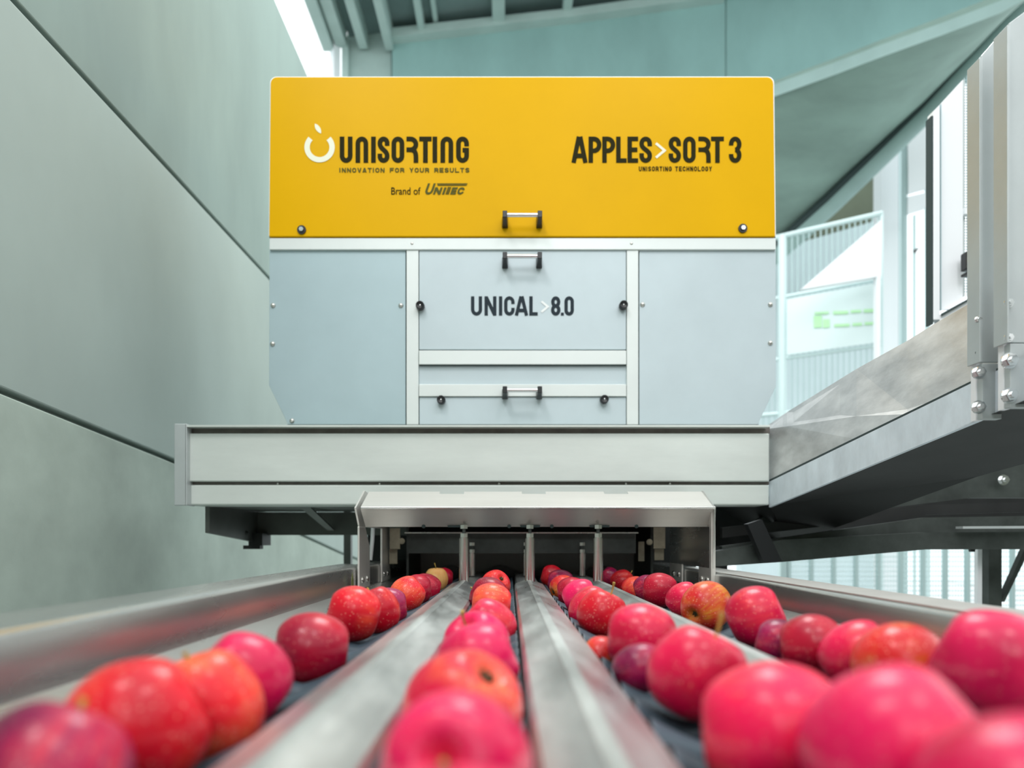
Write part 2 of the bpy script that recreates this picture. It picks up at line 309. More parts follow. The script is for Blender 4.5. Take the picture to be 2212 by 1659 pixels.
# far wall: pale pier, then beam panels of teal concrete
YB = 8.0
wb = MB().pbox(750, 845, 62, 1190, YB+.05, .3).build('wall_back', M['teal_lt']); tag(wb, kind='structure')
def polyY(pts, Y, d, m, name, parent=None, bevel=0): return MB().prism([P(u, v, Y) for u, v in pts], (0, d, 0)).build(name, m, parent, bevel=bevel)
polyY([(847, 66), (1130, 34), (1567, -22), (1567, 262), (847, 262)], YB, .3, M['teal'], 'concrete_panel', wb)
polyY([(1569, -22), (2190, -80), (2190, 20), (1900, 170), (1675, 290), (1569, 290)], YB, .3, M['teal'], 'concrete_panel', wb)
polyY([(845, 60), (1245, 16), (1569, -30), (1569, -10), (1245, 34), (845, 80)], YB-.12, .16, M['teal_lt'], 'ledge', wb)
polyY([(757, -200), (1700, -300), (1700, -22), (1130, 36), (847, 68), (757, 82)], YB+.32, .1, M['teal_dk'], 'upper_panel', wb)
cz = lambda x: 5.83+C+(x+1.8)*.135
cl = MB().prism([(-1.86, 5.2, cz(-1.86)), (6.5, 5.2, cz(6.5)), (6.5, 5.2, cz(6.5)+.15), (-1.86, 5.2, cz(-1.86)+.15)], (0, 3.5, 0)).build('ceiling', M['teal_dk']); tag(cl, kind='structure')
for x, ww, hh in ((-1.68, .10, .20), (-1.38, .09, .26), (-1.0, .07, .16), (-.84, .05, .08), (-.12, .14, .18), (.66, .10, .16), (1.62, .12, .16), (2.5, .12, .16), (3.4, .12, .16)):
    MB().box(x-ww/2, x+ww/2, 5.2, 8.0, cz(x)-hh, cz(x)+.02).build('roof_rib', M['teal_lt'], cl, bevel=.01)
# bright clerestory beside the far wall
wn = MB().tube([P(724, 88, YB), P(724, 1190, YB)], .06, 4).build('window_1', M['whitep']); tag(wn, kind='structure')
MB().box(-2.14, -2.02, 5.2, 8.0, 5.62+C, 5.82+C).build('window_frame', M['teal_lt'], wn)
MB().pbox(738, 752, 78, 1190, YB-.02, .1).build('window_frame', M['teal_lt'], wn)
MB().box(-1.99, -1.87, 5.2, 8.0, 5.66+C, 5.95+C).build('window_frame', M['teal_lt'], wn)

# ------------------------------------------------------------------ sloping concrete ramp on the right
Bp = [(1500, 262, 6.6), (1675, 205, 6.2), (1800, 160, 5.9), (1900, 122, 5.6), (2030, 75, 5.3), (2160, 26, 5.0), (2260, -30, 4.8), (2360, -130, 4.6)]
Ap = [(1500, 680, 8.0), (1700, 513, 7.5), (1790, 432, 7.3), (1880, 345, 7.0), (1990, 237, 6.7), (2100, 118, 6.4), (2200, 8, 6.1), (2300, -120, 5.9)]
rr = thing('concrete_ramp', P(1900, 230, 6.5), 'sloping green-grey concrete ramp slab rising to the upper right corner', 'ramp')
rings = []
def dens(L_, k=4):
    o = []
    for a_, b_ in zip(L_, L_[1:]): o += [tuple(p+(q_-p)*i/k for p, q_ in zip(a_, b_)) for i in range(k)]
    return o+[L_[-1]]
for a_, b_ in zip(dens(Ap), dens(Bp)):
    pa, pb = P(*a_), P(*b_); rings.append([pb, pb+Vector((0, 0, .13)), pa+Vector((0, 0, .35))]+[pa+(pb-pa)*t/8 for t in range(8)])
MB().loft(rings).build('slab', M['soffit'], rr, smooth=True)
MB().loft([[P(u, v+3, y-.01), P(u, v-24, y-.01), P(u, v-24, y+.1), P(u, v+3, y+.1)] for u, v, y in Bp]).build('edge_band', M['band'], rr)
MB().tube([P(u+9, v+11, y-.08) for u, v, y in Ap], .085, 14).build('edge_pipe', M['band'], rr, smooth=True)
MB().tube([P(u-2, v-3, y-.10) for u, v, y in Ap], .045, 10).build('dark_joint', M['seam'], rr, smooth=True)
ow = MB().prism([P(1600, 300, 9), P(1912, 300, 9), P(1912, 470, 9), P(1600, 560, 9)], (0, .2, 0)).build('wall_far', M['olive']); tag(ow, kind='structure')

# ------------------------------------------------------------------ balustrade and stair behind on the right
def FY(u): return (2.36+1.5*6)/((u-U0)/F+1.5)          # depth along the fence line
fz = thing('steel_fence', P(1800, 900, FY(1800)), 'pale cyan barred steel fence beside the grey machine cabinet', 'fence')
def fbar(u0, v0, u1, v1, r, m, name, n=8): return MB().tube([P(u0, v0, FY(u0)), P(u1, v1, FY(u1))], r, n).build(name, m, fz, smooth=True)
def fv(v, u): # height line in the frame at column u for a level rail that sits at v where u=1690
    z = (V0-v)*FY(1690)/F; return V0-z*F/FY(u)
for v, r_ in ((510, .022), (642, .016), (775, .016), (893, .02)): fbar(1610, fv(v, 1610), 1906, fv(v, 1906), r_, M['fence'], 'rail')
fbar(1690, 508, 1690, V0+C*F/FY(1690), .036, M['fence'], 'fence_post', 12)
fbar(1905, fv(508, 1905), 1905, V0+C*F/FY(1905), .012, M['fence'], 'fence_post', 12)
u = 1624
while u < 1902:
    if abs(u-1690) > 9: fbar(u, fv(512, u), u, fv(980, u), .0055, M['bars'], 'bar', 5)
    u += 12.4
bn = MB().prism([P(u_, fv(v_, u_), FY(u_)-.03) for u_, v_ in ((1700, 648), (1903, 648), (1903, 768), (1700, 768))], (0, .006, 0)).build('banner', M['banner'], fz)
gm = MB()
for u0_, v0_, u1_, v1_ in ((1758, 682, 1775, 708), (1778, 690, 1792, 708), (1760, 674, 1790, 679), (1800, 672, 1832, 679), (1838, 670, 1860, 676), (1866, 668, 1893, 675), (1802, 700, 1835, 706), (1842, 698, 1862, 704), (1868, 696, 1886, 702)):
    gm.prism([P(a, c, FY(a)-.036) for a, c in ((u0_, v0_), (u1_, v0_-1), (u1_, v1_-1), (u0_, v1_))], (0, .002, 0))
gm.build('green_print', M['greenp'], bn)
# bd = MB().box(X(1500, 13), X(2600, 13), 13, 13.3, 0, Z(560, 13)).build('wall_far', M['facade']); tag(bd, kind='structure')
tag(MB().prism([P(1600, 561, 9), P(1905, 473, 9), P(1905, V0+C*F/9-1, 9), P(1600, V0+C*F/9-1, 9)], (0, .2, 0)).build('wall_rear', M['facade']), kind='structure')
st = MB().pbox(1894, 1902, 597, V0+C*F/5.35, 5.35, .05).prism([P(1904, 474, 5.35), P(1730, 625, 5.35), P(1904, 596, 5.35)], (0, .06, 0)).build('stair_stringer', M['whitep'])
tag(st, 'white triangular stair stringer in front of the barred fence', 'stair')
cw = thing('white_column', P(1922, 730, 7.7), 'white column with pale blue edge strip right of the barred fence', 'column')
MB().pbox(1903, 1941, 260, V0+C*F/7.7, 7.7, .16).build('shaft', M['whitep'], cw)
MB().pbox(1942, 1950, 240, V0+C*F/7.72, 7.72, .1).build('edge_strip', M['fence'], cw)
cb = thing('door_frame', P(1980, 730, 7.3), 'pale blue door frame with white panels between column and machine guard', 'door frame')
MB().pbox(1953, 1960, 250, V0+C*F/7.3, 7.3, .05).build('upright', M['bars'], cb)
MB().pbox(2003, 2010, 190, V0+C*F/7.3, 7.3, .05).build('upright', M['fence'], cb)
MB().prism([P(1961, 240, 7.28), P(2006, 180, 7.28), P(2008, 395, 7.28), P(2004, 407, 7.28), P(1962, 419, 7.28)], (0, .03, 0)).build('panel', M['whitep'], cb, bevel=.004)
MB().prism([P(1961, 424, 7.28), P(2004, 414, 7.28), P(2001, 446, 7.28), P(1996, 452, 7.28), P(1961, 463, 7.28)], (0, .03, 0)).build('panel', M['whitep'], cb, bevel=.004)
MB().pbox(1975, 1979, 463, V0+C*F/7.3, 7.3, .03).build('upright', M['fence'], cb)
MB().prism([P(1974, 540, 7.2), P(1988, 532, 7.2), P(1978, 546, 7.2)], (0, .02, 0)).build('latch', M['black'], cb)

# machine guard with mesh, behind the two posts
YG = 2.2
gd = thing('machine_guard', P(2062, 700, YG), 'white framed mesh guard door behind the grey bolted posts', 'guard')
MB().prism([P(2016, 240, YG), P(2030, 226, YG), P(2030, 690, YG), P(2016, 690, YG)], (0, .03, 0)).build('frame_post', M['whitep'], gd)
MB().prism([P(2034, 222, YG+.02), P(2080, 172, YG+.02), P(2080, 668, YG+.02), P(2034, 668, YG+.02)], (0, .01, 0)).build('white_panel', M['whitep'], gd)
MB().pbox(2012, 2016, 250, 700, YG, .03).build('gasket', M['seam'], gd)
MB().pbox(2032, 2034, 225, 670, YG, .015).build('seam', M['panel_dk'], gd)
MB().prism([P(2030, 680, YG), P(2118, 632, YG), P(2118, 652, YG), P(2030, 700, YG)], (0, .03, 0)).build('bottom_rail', M['whitep'], gd)
MB().prism([P(2036, 676, YG-.01), P(2116, 632, YG-.01), P(2116, 636, YG-.01), P(2036, 682, YG-.01)], (0, .008, 0)).build('dark_slot', M['seam'], gd)
mm = MB()
for i in range(8): mm.pbox(2083+i*6, 2084.3+i*6, 168-i*5, 640, YG+.05, .002)
for i in range(76): mm.pbox(2081, 2170, 172+i*6.1, 173.3+i*6.1, YG+.05, .002)
tag(mm.build('wire_mesh', M['panel_dk'], gd), kind='stuff')
MB().pbox(2081, 2084, 172, 640, YG+.04, .01).build('mesh_edge', M['post'], gd)
MB().pbox(2112, 2122, 632, V0+C*F/(YG+.3), YG+.32, .02).build('frame_post', M['whitep'], gd)
MB().pbox(2084, 2112, 448, 462, YG+.02, .02).build('crossbar', M['whitep'], gd)
MB().pbox(2088, 2106, 542, 580, YG-.03, .03).pbox(2088, 2104, 586, 592, YG-.03, .03).build('lock', M['black'], gd, bevel=.003)

# ------------------------------------------------------------------ galvanised arm coming towards the eye on the right
def AY(u): return .8688/((u-U0)/F+.095)
def ap(u, v, k=0): return P(u, v, AY(u)*(1+k))
am = thing('galvanised_arm', ap(1870, 960), 'mottled galvanised channel arm rising right from the pale crossbeam', 'conveyor arm')
def strip(top, bot, k0, k1, name, m, th=.005):
    rg = []
    for (u1_, v1_), (u2_, v2_) in zip(top, bot):
        a = ap(u1_, v1_, k0); c = ap(u2_, v2_, k1); rg.append([a, c, c+Vector((th, th, 0)), a+Vector((th, th, 0))])
    return MB().loft(rg).build(name, m, am)
US = (1661, 1700, 1850, 1960, 2016, 2110, 2400)
fold = list(zip(US, (926, 921, 899, 884, 866, 820.5, 678))); seam = [(u_, 1041.5-.4915*(u_-1661)) for u_ in US]
strip(fold, seam, .016, .003, 'web', M['galv'])
strip(list(zip(US, (917, 890, 797, 736, 701, 646, 470))), fold, .07, .016, 'upper_plate', M['galv'])
strip([(1661, 1041), (2110, 822), (2400, 680)], [(1661, 1096), (2110, 910), (2400, 790)], 0, 0, 'flange', M['galv2'], .01)
strip([(1661, 1036.5), (2110, 817), (2400, 674)], [(1661, 1041), (2110, 822), (2400, 680)], .002, .002, 'seam', M['seam'], .004)
def hexbolt(parent, c, r, ax=(0, -1, 0), name='bolt', m=None):
    c = Vector(c); ax = Vector(ax).normalized(); q = MB().tube([c, c+ax*r*.25], r*1.25, 20).tube([c+ax*r*.25, c+ax*r*1.0], r, 6).tube([c+ax*r, c+ax*r*1.35], r*.5, 12)
    return q.build(name, m or M['chrome'], parent, smooth=True, auto=30)
# dark structure under the arm
# underside plate of the arm
us = thing('under_frame', P(1850, 1150, 1.9), 'dark steel framework under the galvanised arm at right', 'frame')
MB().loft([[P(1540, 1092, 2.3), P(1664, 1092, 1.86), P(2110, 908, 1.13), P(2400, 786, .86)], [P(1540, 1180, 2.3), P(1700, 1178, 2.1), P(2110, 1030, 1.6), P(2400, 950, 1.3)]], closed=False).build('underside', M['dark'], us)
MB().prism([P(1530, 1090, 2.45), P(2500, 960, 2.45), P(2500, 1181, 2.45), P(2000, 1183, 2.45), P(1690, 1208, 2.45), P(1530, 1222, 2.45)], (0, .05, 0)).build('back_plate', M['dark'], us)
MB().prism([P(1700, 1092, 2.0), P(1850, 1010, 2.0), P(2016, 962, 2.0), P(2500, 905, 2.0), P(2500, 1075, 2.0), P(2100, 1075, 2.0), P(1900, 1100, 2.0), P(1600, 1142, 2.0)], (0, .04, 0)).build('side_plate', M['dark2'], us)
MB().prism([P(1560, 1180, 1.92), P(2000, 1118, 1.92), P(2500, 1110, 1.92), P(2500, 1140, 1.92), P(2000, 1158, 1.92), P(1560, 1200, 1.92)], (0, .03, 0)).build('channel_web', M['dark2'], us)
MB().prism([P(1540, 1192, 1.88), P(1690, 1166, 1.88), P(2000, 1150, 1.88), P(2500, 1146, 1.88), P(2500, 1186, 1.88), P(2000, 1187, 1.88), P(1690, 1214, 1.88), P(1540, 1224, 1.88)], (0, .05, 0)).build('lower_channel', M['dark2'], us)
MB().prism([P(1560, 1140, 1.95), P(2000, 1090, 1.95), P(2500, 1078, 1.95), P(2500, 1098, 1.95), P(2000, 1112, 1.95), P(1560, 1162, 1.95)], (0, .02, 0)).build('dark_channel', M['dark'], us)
MB().prism([P(2080, 1137, 1.84), P(2400, 1135, 1.84), P(2400, 1141, 1.84), P(2080, 1142, 1.84)], (0, .03, 0)).build('lit_lip', M['post'], us)
MB().prism([P(1615, 1132, 1.82), P(1646, 1122, 1.82), P(1690, 1214, 1.82), P(1650, 1214, 1.82)], (0, .03, 0)).build('brace', M['black'], us)
MB().tube([P(1798, 1078, 1.9), P(1815, 1092, 1.9), P(1845, 1104, 1.9), P(1885, 1110, 1.9)], .0035, 8).build('cable', M['black'], us, smooth=True)
MB().prism([P(1815, 1080, 1.9), P(1838, 1066, 1.9), P(1836, 1072, 1.9), P(1820, 1081, 1.9)], (0, .005, 0)).build('bracket', M['whitep'], us)
hexbolt(us, P(2166, 1037, 1.98), .012)
MB().prism([P(2096, 1184, 1.9), P(2108, 1184, 1.9), P(2106, 1192, 1.9), P(2098, 1192, 1.9)], (0, .01, 0)).build('bolt_end', M['black'], us)
MB().pbox(2136, 2164, 1180, 2500, 2.1, .03).build('leg', M['dark2'], us)
MB().prism([P(2162, 1300, 2.1), P(2170, 1300, 2.1), P(2228, 1180, 2.1), P(2216, 1180, 2.1)], (0, .02, 0)).build('diagonal_brace', M['dark2'], us)
MB().box(.60, .66, 2.1, 2.16, 0, C-.06).build('leg', M['dark'], us)
# bolted posts
for (uu, top, wd, nm, lab) in ((2112, 118, 48, 0, 'grey steel post bolted to the arm, left of the two at right edge'), (2172, 48, 70, 1, 'grey steel post bolted to the arm, cut by the right edge of the photo')):
    YP = AY(uu)-.03
    po = thing('guard_post', P(uu+10, 900, YP), lab, 'post')
    MB().prism([P(uu+8, top+2, YP), P(uu+wd, top-44, YP), P(uu+wd, (782, 740)[nm], YP), P(uu+8, (782, 740)[nm], YP)], (0, .008, 0)).pbox(uu+4, uu+9, top+6, (782, 740)[nm], YP-.01, .03).build('upright', M['post'], po, bevel=.0008)
    MB().pbox(uu-5, uu+5, top+16, (782, 740)[nm], YP+.012, .006).build('side_flange', M['whitep'], po)
    MB().pbox(uu+10, uu+wd+4, (785, 742)[nm], (905, 880)[nm], YP-.006, .014).build('foot_plate', M['post'], po, bevel=.0008)
    MB().pbox(uu-4, uu+9, (785, 742)[nm], (908, 884)[nm], YP+.006, .012).build('foot_flange', M['whitep'], po)
    for vv, r_ in (((690, .0045), (805, .0085), (880, .0085)), ((655, .0055), (730, .0055), (780, .0095), (855, .0095)))[nm]:
        hexbolt(po, P(uu+(0, 6)[nm], vv, YP-.004), r_)
    if nm == 0: MB().tube([P(2111, 762, YP-.002), P(2111, 762, YP-.0005)], .003, 12).build('hole', M['seam'], po)

# bright mesh fence low on the right
lf = thing('mesh_fence', P(1950, 1300, 4.4), 'white welded mesh fence seen under the dark frame at right', 'fence')
for i in range(13): MB().pbox(1702+i*48.5, 1709+i*48.5, 1150, 1400, 4.4, .03).build('fence_post', M['bars'], lf)
q = MB()
for i in range(14): q.pbox(1690, 2330, 1170+i*10.5, 1172+i*10.5, 4.43, .006)
for i in range(104): q.pbox(1692+i*6.1, 1692.9+i*6.1, 1150, 1400, 4.44, .004)
tag(q.build('wire_mesh', M['fence'], lf), kind='stuff')
MB().pbox(1690, 2330, 1400, 1412, 4.4, .03).build('rail', M['bars'], lf)
MB().pbox(1690, 1700, 1150, 1620, 4.4, .03).build('leg', M['bars'], lf)
MB().pbox(2320, 2330, 1150, 1620, 4.4, .03).build('leg', M['bars'], lf)

# ------------------------------------------------------------------ sorting machine
YM = 2.0
sm = thing('sorting_machine', (X(1128, YM), YM+.3, Z(917, YM)), 'large sorting machine cabinet with yellow lettered hood and pale grey panels', 'machine')
def rrect(c, r=14):   # hood outline with two round top corners
    (x0, y0), (x1, y1), (x2, y2), (x3, y3) = c
    a = [(x0+r-r*math.cos(R(t)), y0+r-r*math.sin(R(t))) for t in range(0, 91, 15)]
    d = [(x1-r+r*math.sin(R(t)), y1+r-r*math.cos(R(t))) for t in range(0, 91, 15)]
    return a+d+[(x2, y2), (x3, y3)]
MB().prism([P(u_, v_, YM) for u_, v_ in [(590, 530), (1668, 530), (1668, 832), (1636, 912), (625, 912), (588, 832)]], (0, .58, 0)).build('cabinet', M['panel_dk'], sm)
hood = MB().prism([P(u_, v_, YM-.02) for u_, v_ in rrect([(584, 166), (1671, 166), (1675, 511), (581, 511)])], (0, .5, 0)).build('hood', M['yellow'], sm, bevel=.0025)
MB().prism([P(u_, v_, YM-.016) for u_, v_ in rrect([(583.3, 165.5), (1672.3, 165.2), (1676, 509), (580.6, 509)])], (0, .012, 0)).build('edge_trim', M['whitep'], hood)
MB().pbox(582, 1675, 511, 514, YM-.008, .01).build('hood_seam', M['seam'], sm)
def part_p(name, u0_, u1_, v0_, v1_, dy, m, d=.02, parent=sm, bevel=.0012): return MB().pbox(u0_, u1_, v0_, v1_, YM-dy, d).build(name, m, parent, bevel=bevel)
part_p('top_rail', 582, 1676, 514, 539, .016, M['white'])
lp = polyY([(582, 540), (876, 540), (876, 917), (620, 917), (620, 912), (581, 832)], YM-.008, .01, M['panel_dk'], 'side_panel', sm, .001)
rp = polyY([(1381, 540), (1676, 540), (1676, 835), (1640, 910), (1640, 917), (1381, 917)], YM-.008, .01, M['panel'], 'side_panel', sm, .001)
part_p('upright', 878, 904, 540, 917, .012, M['white']); part_p('upright', 1354, 1379, 540, 917, .012, M['white'])
part_p('seam_backing', 870, 1386, 538, 917, .001, M['seam'], .004)
ud = part_p('upper_door', 905.5, 1352.5, 540.5, 755, .010, M['panel'])
part_p('cross_rail', 905, 1353, 757, 787, .016, M['white']); part_p('recessed_panel', 905, 1353, 780, 835, .003, M['panel'], .006)
part_p('recess_shadow_strip', 905, 1353, 787, 789, .012, M['seam'], .01)  # dark strip drawn as the shadow below the cross rail
part_p('cross_rail', 905, 1353, 830, 856, .014, M['white'])
ld = part_p('lower_door', 906, 1352.5, 858, 917, .008, M['panel'])
def rivet(parent, u_, v_, r_, h=.004):
    MB().dome(P(u_, v_, YM-.008), r_*YM/F, h).build('rivet', M['rivet'], parent, smooth=True)
for u_, v_ in ((590, 660), (866, 660), (589, 743), (631, 909)): rivet(lp, u_, v_, 5.6, .006)
for u_, v_ in ((1388, 658), (1664, 658), (1664, 741)): rivet(rp, u_, v_, 5.6, .006)
for u_ in (890, 1364): MB().dome(P(u_, 526, YM-.016), 3.2*YM/F, .002).build('rivet', M['rivet'], sm, smooth=True)
for u_, v_ in ((652, 497), (1604, 494)):
    c = P(u_, v_, YM-.02)
    k = MB().tube([c, c+Vector((0, -.004, 0))], .0125, 24, 0).tube([c+Vector((0, -.004, 0)), c+Vector((0, -.009, 0))], .0068, 6, 1).build('hood_bolt', [M['black'], M['chrome']], hood, smooth=True, auto=30)
def handle(parent, vface, y0):
    d = .052; q = MB(); zc = Z(vface, YM)
    for uu in (1091, 1164):
        x = X(uu, YM); rg = []
        for t, hw, hh in ((0, .0085, .014), (.15, .0085, .014), (.4, .0068, .0115), (.8, .006, .0095), (1, .0065, .0095)):
            yy = y0-t*d; zz = zc+.004*t
            rg.append([(x-hw, yy, zz-hh), (x+hw, yy, zz-hh), (x+hw, yy, zz+hh), (x-hw, yy, zz+hh)])
        q.loft(rg, 0)
    q.tube([(X(1093, YM), y0-d+.008, zc+.004), (X(1162, YM), y0-d+.008, zc+.004)], .0058, 14, 1)
    q.build('handle', [M['black'], M['chrome']], parent, smooth=True, bevel=.0015)
handle(hood, 490, YM-.02); handle(ud, 573, YM-.010); handle(ld, 855, YM-.014)
def knob(parent, u_, v_):
    c = P(u_, v_+6, YM-.008); q = MB(); rg = []
    for yy, r_ in ((0, .0075), (-.006, .0075), (-.007, .012), (-.022, .0115), (-.024, .010), (-.020, .005)):
        rg.append([c+Vector((r_*(1+.05*(k % 2))*math.cos(k*math.pi/12), yy, r_*(1+.05*(k % 2))*math.sin(k*math.pi/12))) for k in range(24)])
    q.loft(rg, 0); q.dome(c+Vector((0, -.0195, 0)), .003, .002, m=1)
    q.build('knob', [M['black'], M['chrome']], parent, smooth=True, auto=50)
knob(ud, 909, 658); knob(ud, 1345, 657); knob(ld, 954, 860); knob(ld, 1304, 859)
# lettering printed on the hood
YT = YM-.0212
def word(items, v0_, v1_, s_, Y, m, parent):
    mb = MB()
    for ch, a, c in items: text_at(mb, ch, a, c, v0_, v1_, s_ if ch != '.' else 6.3, Y)
    mb.build('lettering', m, parent)
def line(txt, u0_, u1_, v0_, v1_, s_, Y, m, parent, gap, space=.6):
    mb = MB(); text_run(mb, txt, u0_, u1_, v0_, v1_, s_, Y, gap=gap, space=space); mb.build('lettering', m, parent)
word((('U', 733.8, 761.4), ('n', 768, 795.3), ('I', 801.7, 811.7), ('S', 815.6, 841.3), ('O', 845.8, 873.3), ('Q', 878, 903.5), ('T', 905.6, 932.3), ('I', 934.4, 944.4), ('n', 951.5, 979), ('G', 985.3, 1013)), 295, 351.5, 10, YT, M['ink'], hood)
word((('A', 1234.8, 1269), ('P', 1271.4, 1299.3), ('P', 1301, 1329), ('L', 1331, 1353.6), ('E', 1355.5, 1378.5), ('S', 1381.3, 1408.4)), 295, 351.5, 9.6, YT, M['ink'], hood)
word((('S', 1444.5, 1471), ('O', 1475.6, 1502.8), ('Q', 1508.7, 1535.3), ('T', 1536, 1563.8), ('3', 1574.6, 1601.8)), 295, 351.5, 9.6, YT, M['ink'], hood)
line('UNISORTING TECHNOLOGY', 1380, 1538, 359.5, 369.5, 1.9, YT, M['ink'], hood, .28)
line('INNOVATION FOR YOUR RESULTS', 733, 1014, 362.5, 372.5, 2.3, YT, M['ink2'], hood, .26, .75)
mb = MB()
for ch, a, c in (('U', 922, 939), ('N', 941, 957)): text_at(mb, ch, a-6, c-6, 396 if ch == 'U' else 404.5, 420, 4.6, YT, shear=.35)
text_at(mb, 'I', 954, 960, 404.5, 420, 5, YT, shear=.35); text_at(mb, 'E', 972, 984, 404.5, 420, 4.2, YT, shear=.35); text_at(mb, 'C', 986, 1000, 404.5, 420, 4.2, YT, shear=.35)
for k in range(3): ribbon(mb, [(944+k*.5, 420-396.6-k*1.9), (1010-k, 420-396.6-k*1.9)], 1.3, lambda x, y: P(x, 420-y, YT))
for k in range(7): ribbon(mb, [(962+.35*k*2.4, 1+k*2.4), (970+.35*k*2.4, 1+k*2.4)], 1.5, lambda x, y: P(x, 420-y, YT))
mb.build('slanted_logo', M['ink2'], hood)
mb = MB()
ribbon(mb, [(690.3+27*math.sin(R(t)), 318-27*math.cos(R(t))) for t in [46+i*(268/40) for i in range(41)]], 11.6, lambda x, y: P(x, y, YT))
mb.build('ring_emblem', M['cream'], hood)
lf_ = bez((680, 267), (686, 268), (696, 276), (693.5, 288.5), 8)+bez((693.5, 288.5), (684, 285), (678.5, 277), (680, 267), 8)[1:-1]
MB().add([P(x, y, YT) for x, y in lf_], [list(range(len(lf_)))]).build('leaf_emblem', M['cream'], hood)
mb = MB(); ribbon(mb, [(1417, 309.5), (1435.5, 325), (1417, 340.5)], 5.4, lambda x, y: P(x, y, YT)); mb.build('arrow_mark', M['cream'], hood)
YD = YM-.0112
word((('U', 1017.4, 1041.3), ('N', 1046.6, 1072.3), ('I', 1077.6, 1085), ('C', 1089, 1111.6), ('A', 1112.2, 1140.7), ('L', 1143.4, 1161.6)), 640, 681.5, 7.2, YD, M['ink3'], ud)
word((('8', 1190.3, 1210.7), ('.', 1211.7, 1218), ('0', 1219.3, 1239.7)), 640, 681.5, 7.2, YD, M['ink3'], ud)
mb = MB(); ribbon(mb, [(1169.5, 651), (1183.5, 662.5), (1169.5, 674)], 4.6, lambda x, y: P(x, y, YD)); mb.build('arrow_mark', M['winkk'], ud)
cu = bpy.data.curves.new('small_lettering', 'FONT'); cu.body = 'Brand of'; cu.size = 1; cu.extrude = 0; cu.offset = .006
fo = bpy.data.objects.new('small_lettering', cu); col.objects.link(fo); bpy.context.view_layer.update()
me = bpy.data.meshes.new_from_object(fo); bpy.data.objects.remove(fo)
xs = [v.co.x for v in me.vertices]; ys = [v.co.y for v in me.vertices]; x0, x1, y1 = min(xs), max(xs), max(ys)
for v in me.vertices:
    p = P(845+(v.co.x-x0)/(x1-x0)*63.5, 420-v.co.y/y1*15.5, YT); v.co = p-org(hood)
me.materials.clear(); me.materials.append(M['ink']); o = bpy.data.objects.new('lettering', me); col.objects.link(o); o.parent = hood
# machine legs hidden under it
for x in (X(750, 2.55), X(1480, 2.55)):
    MB().box(x-.013, x+.013, 2.55, 2.58, 0, C+.26).build('leg', M['under'], sm)

# ------------------------------------------------------------------ pale crossbeam under the machine
YB1 = 1.85
be = thing('cross_beam', (X(1030, YB1), YB1+.1, Z(1090, YB1)), 'long pale steel crossbeam below the machine cabinet', 'beam')
MB().pbox(403, 1663, 918, 922, YB1-.03, .14).build('top_flange', M['beam'], be)
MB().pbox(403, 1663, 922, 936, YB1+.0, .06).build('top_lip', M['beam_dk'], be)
MB().pbox(403, 1662, 936, 1040, YB1-.012, .10).build('web', M['beam'], be, bevel=.003)
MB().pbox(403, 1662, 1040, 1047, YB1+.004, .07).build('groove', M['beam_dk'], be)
MB().pbox(403, 1662, 1047, 1091, YB1-.004, .10).build('lower_flange', M['beam'], be, bevel=.004)
MB().pbox(376, 403, 915, 1092, YB1-.03, .012).pbox(399, 403.5, 915, 1092, YB1-.03, .05).build('end_plate', M['post'], be, bevel=.002)
for u_ in (600, 820, 1078, 1352, 1447): MB().dome(P(u_, 1045, YB1), .0035, .003).build('rivet', M['rivet'], be, smooth=True)
MB().box(-.845, X(1540, 1.9), YB1+.09, 2.32, C+.092, C+.098).build('underside', M['under'], be)
MB().prism([(-.845, 1.93, C+.092), (-.845, 1.93, C+.018), (-.845, 2.32, C-.012), (-.845, 2.32, C+.092)], (.012, 0, 0)).build('side_gusset', M['under'], be)
MB().box(-.845, -.30, 2.30, 2.33, C+.014, C+.09).build('rear_member', M['under'], be)
MB().box(-.845, -.80, 2.25, 2.33, C-.02, C+.02).box(-.87, -.815, 2.27, 2.30, C-.032, C-.02).build('foot', M['dark'], be)
MB().prism([P(645, 1094, 2.0), P(668, 1094, 2.0), P(722, 1146, 2.28), P(708, 1146, 2.28)], (0, .01, .002)).build('brace', M['under'], be)
hexbolt(be, (-.832, 2.2, C+.02), .006, (1, 0, 0), m=M['dark2'])

# ------------------------------------------------------------------ steel portal over the lanes
pt = thing('hanger_portal', (.0575, 1.65, C+.03), 'brushed steel portal bracket spanning the apple lanes', 'bracket')
zT, zM, zB = Z(1062, 1.70), Z(1097, 1.60), Z(1138, 1.66); th = .004
def chan(x0, x1, ztop, zbot=zB, ybot=1.66): # folded channel piece between two stations
    f = (ztop-zM)/(zT-zM); yT = 1.60+.10*f; f2 = (zM-zbot)/(zM-zB); yb = 1.60+.06*f2
    pr = [(yT, ztop), (1.60, zM), (yb, zbot), (yb+.004, zbot), (1.606, zM+.002), (yT+.004, ztop)]
    return [[(x, y, z) for y, z in pr] for x in (x0, x1)]
q = MB(); xs_ = [X(788, 1.65), X(946, 1.65), X(1000, 1.65), X(1128, 1.65), X(1181, 1.65), X(1310, 1.65), X(1363, 1.65), X(1533, 1.65)]
for k in range(7): q.loft(chan(xs_[k], xs_[k+1], zT-(.0065 if k % 2 else 0)))
q.build('top_channel', M['satin'], pt)
MB().box(xs_[0], xs_[-1], 1.598, 1.603, zM-.003, zM+.003).build('folded_edge', M['steel'], pt, bevel=.002)
for uu in (988, 1145, 1295): MB().prism([P(uu-22, 1135, 1.652), P(uu+22, 1135, 1.652), P(uu+20, 1139, 1.652), P(uu-20, 1139, 1.652)], (0, .004, 0)).build('slot', M['seam'], pt)
for uu in (915, 1100, 1192, 1375): MB().tube([P(uu, 1137, 1.652), P(uu, 1137, 1.656)], .0045, 12).build('hole', M['seam'], pt)
xl, xr = -.357, .472
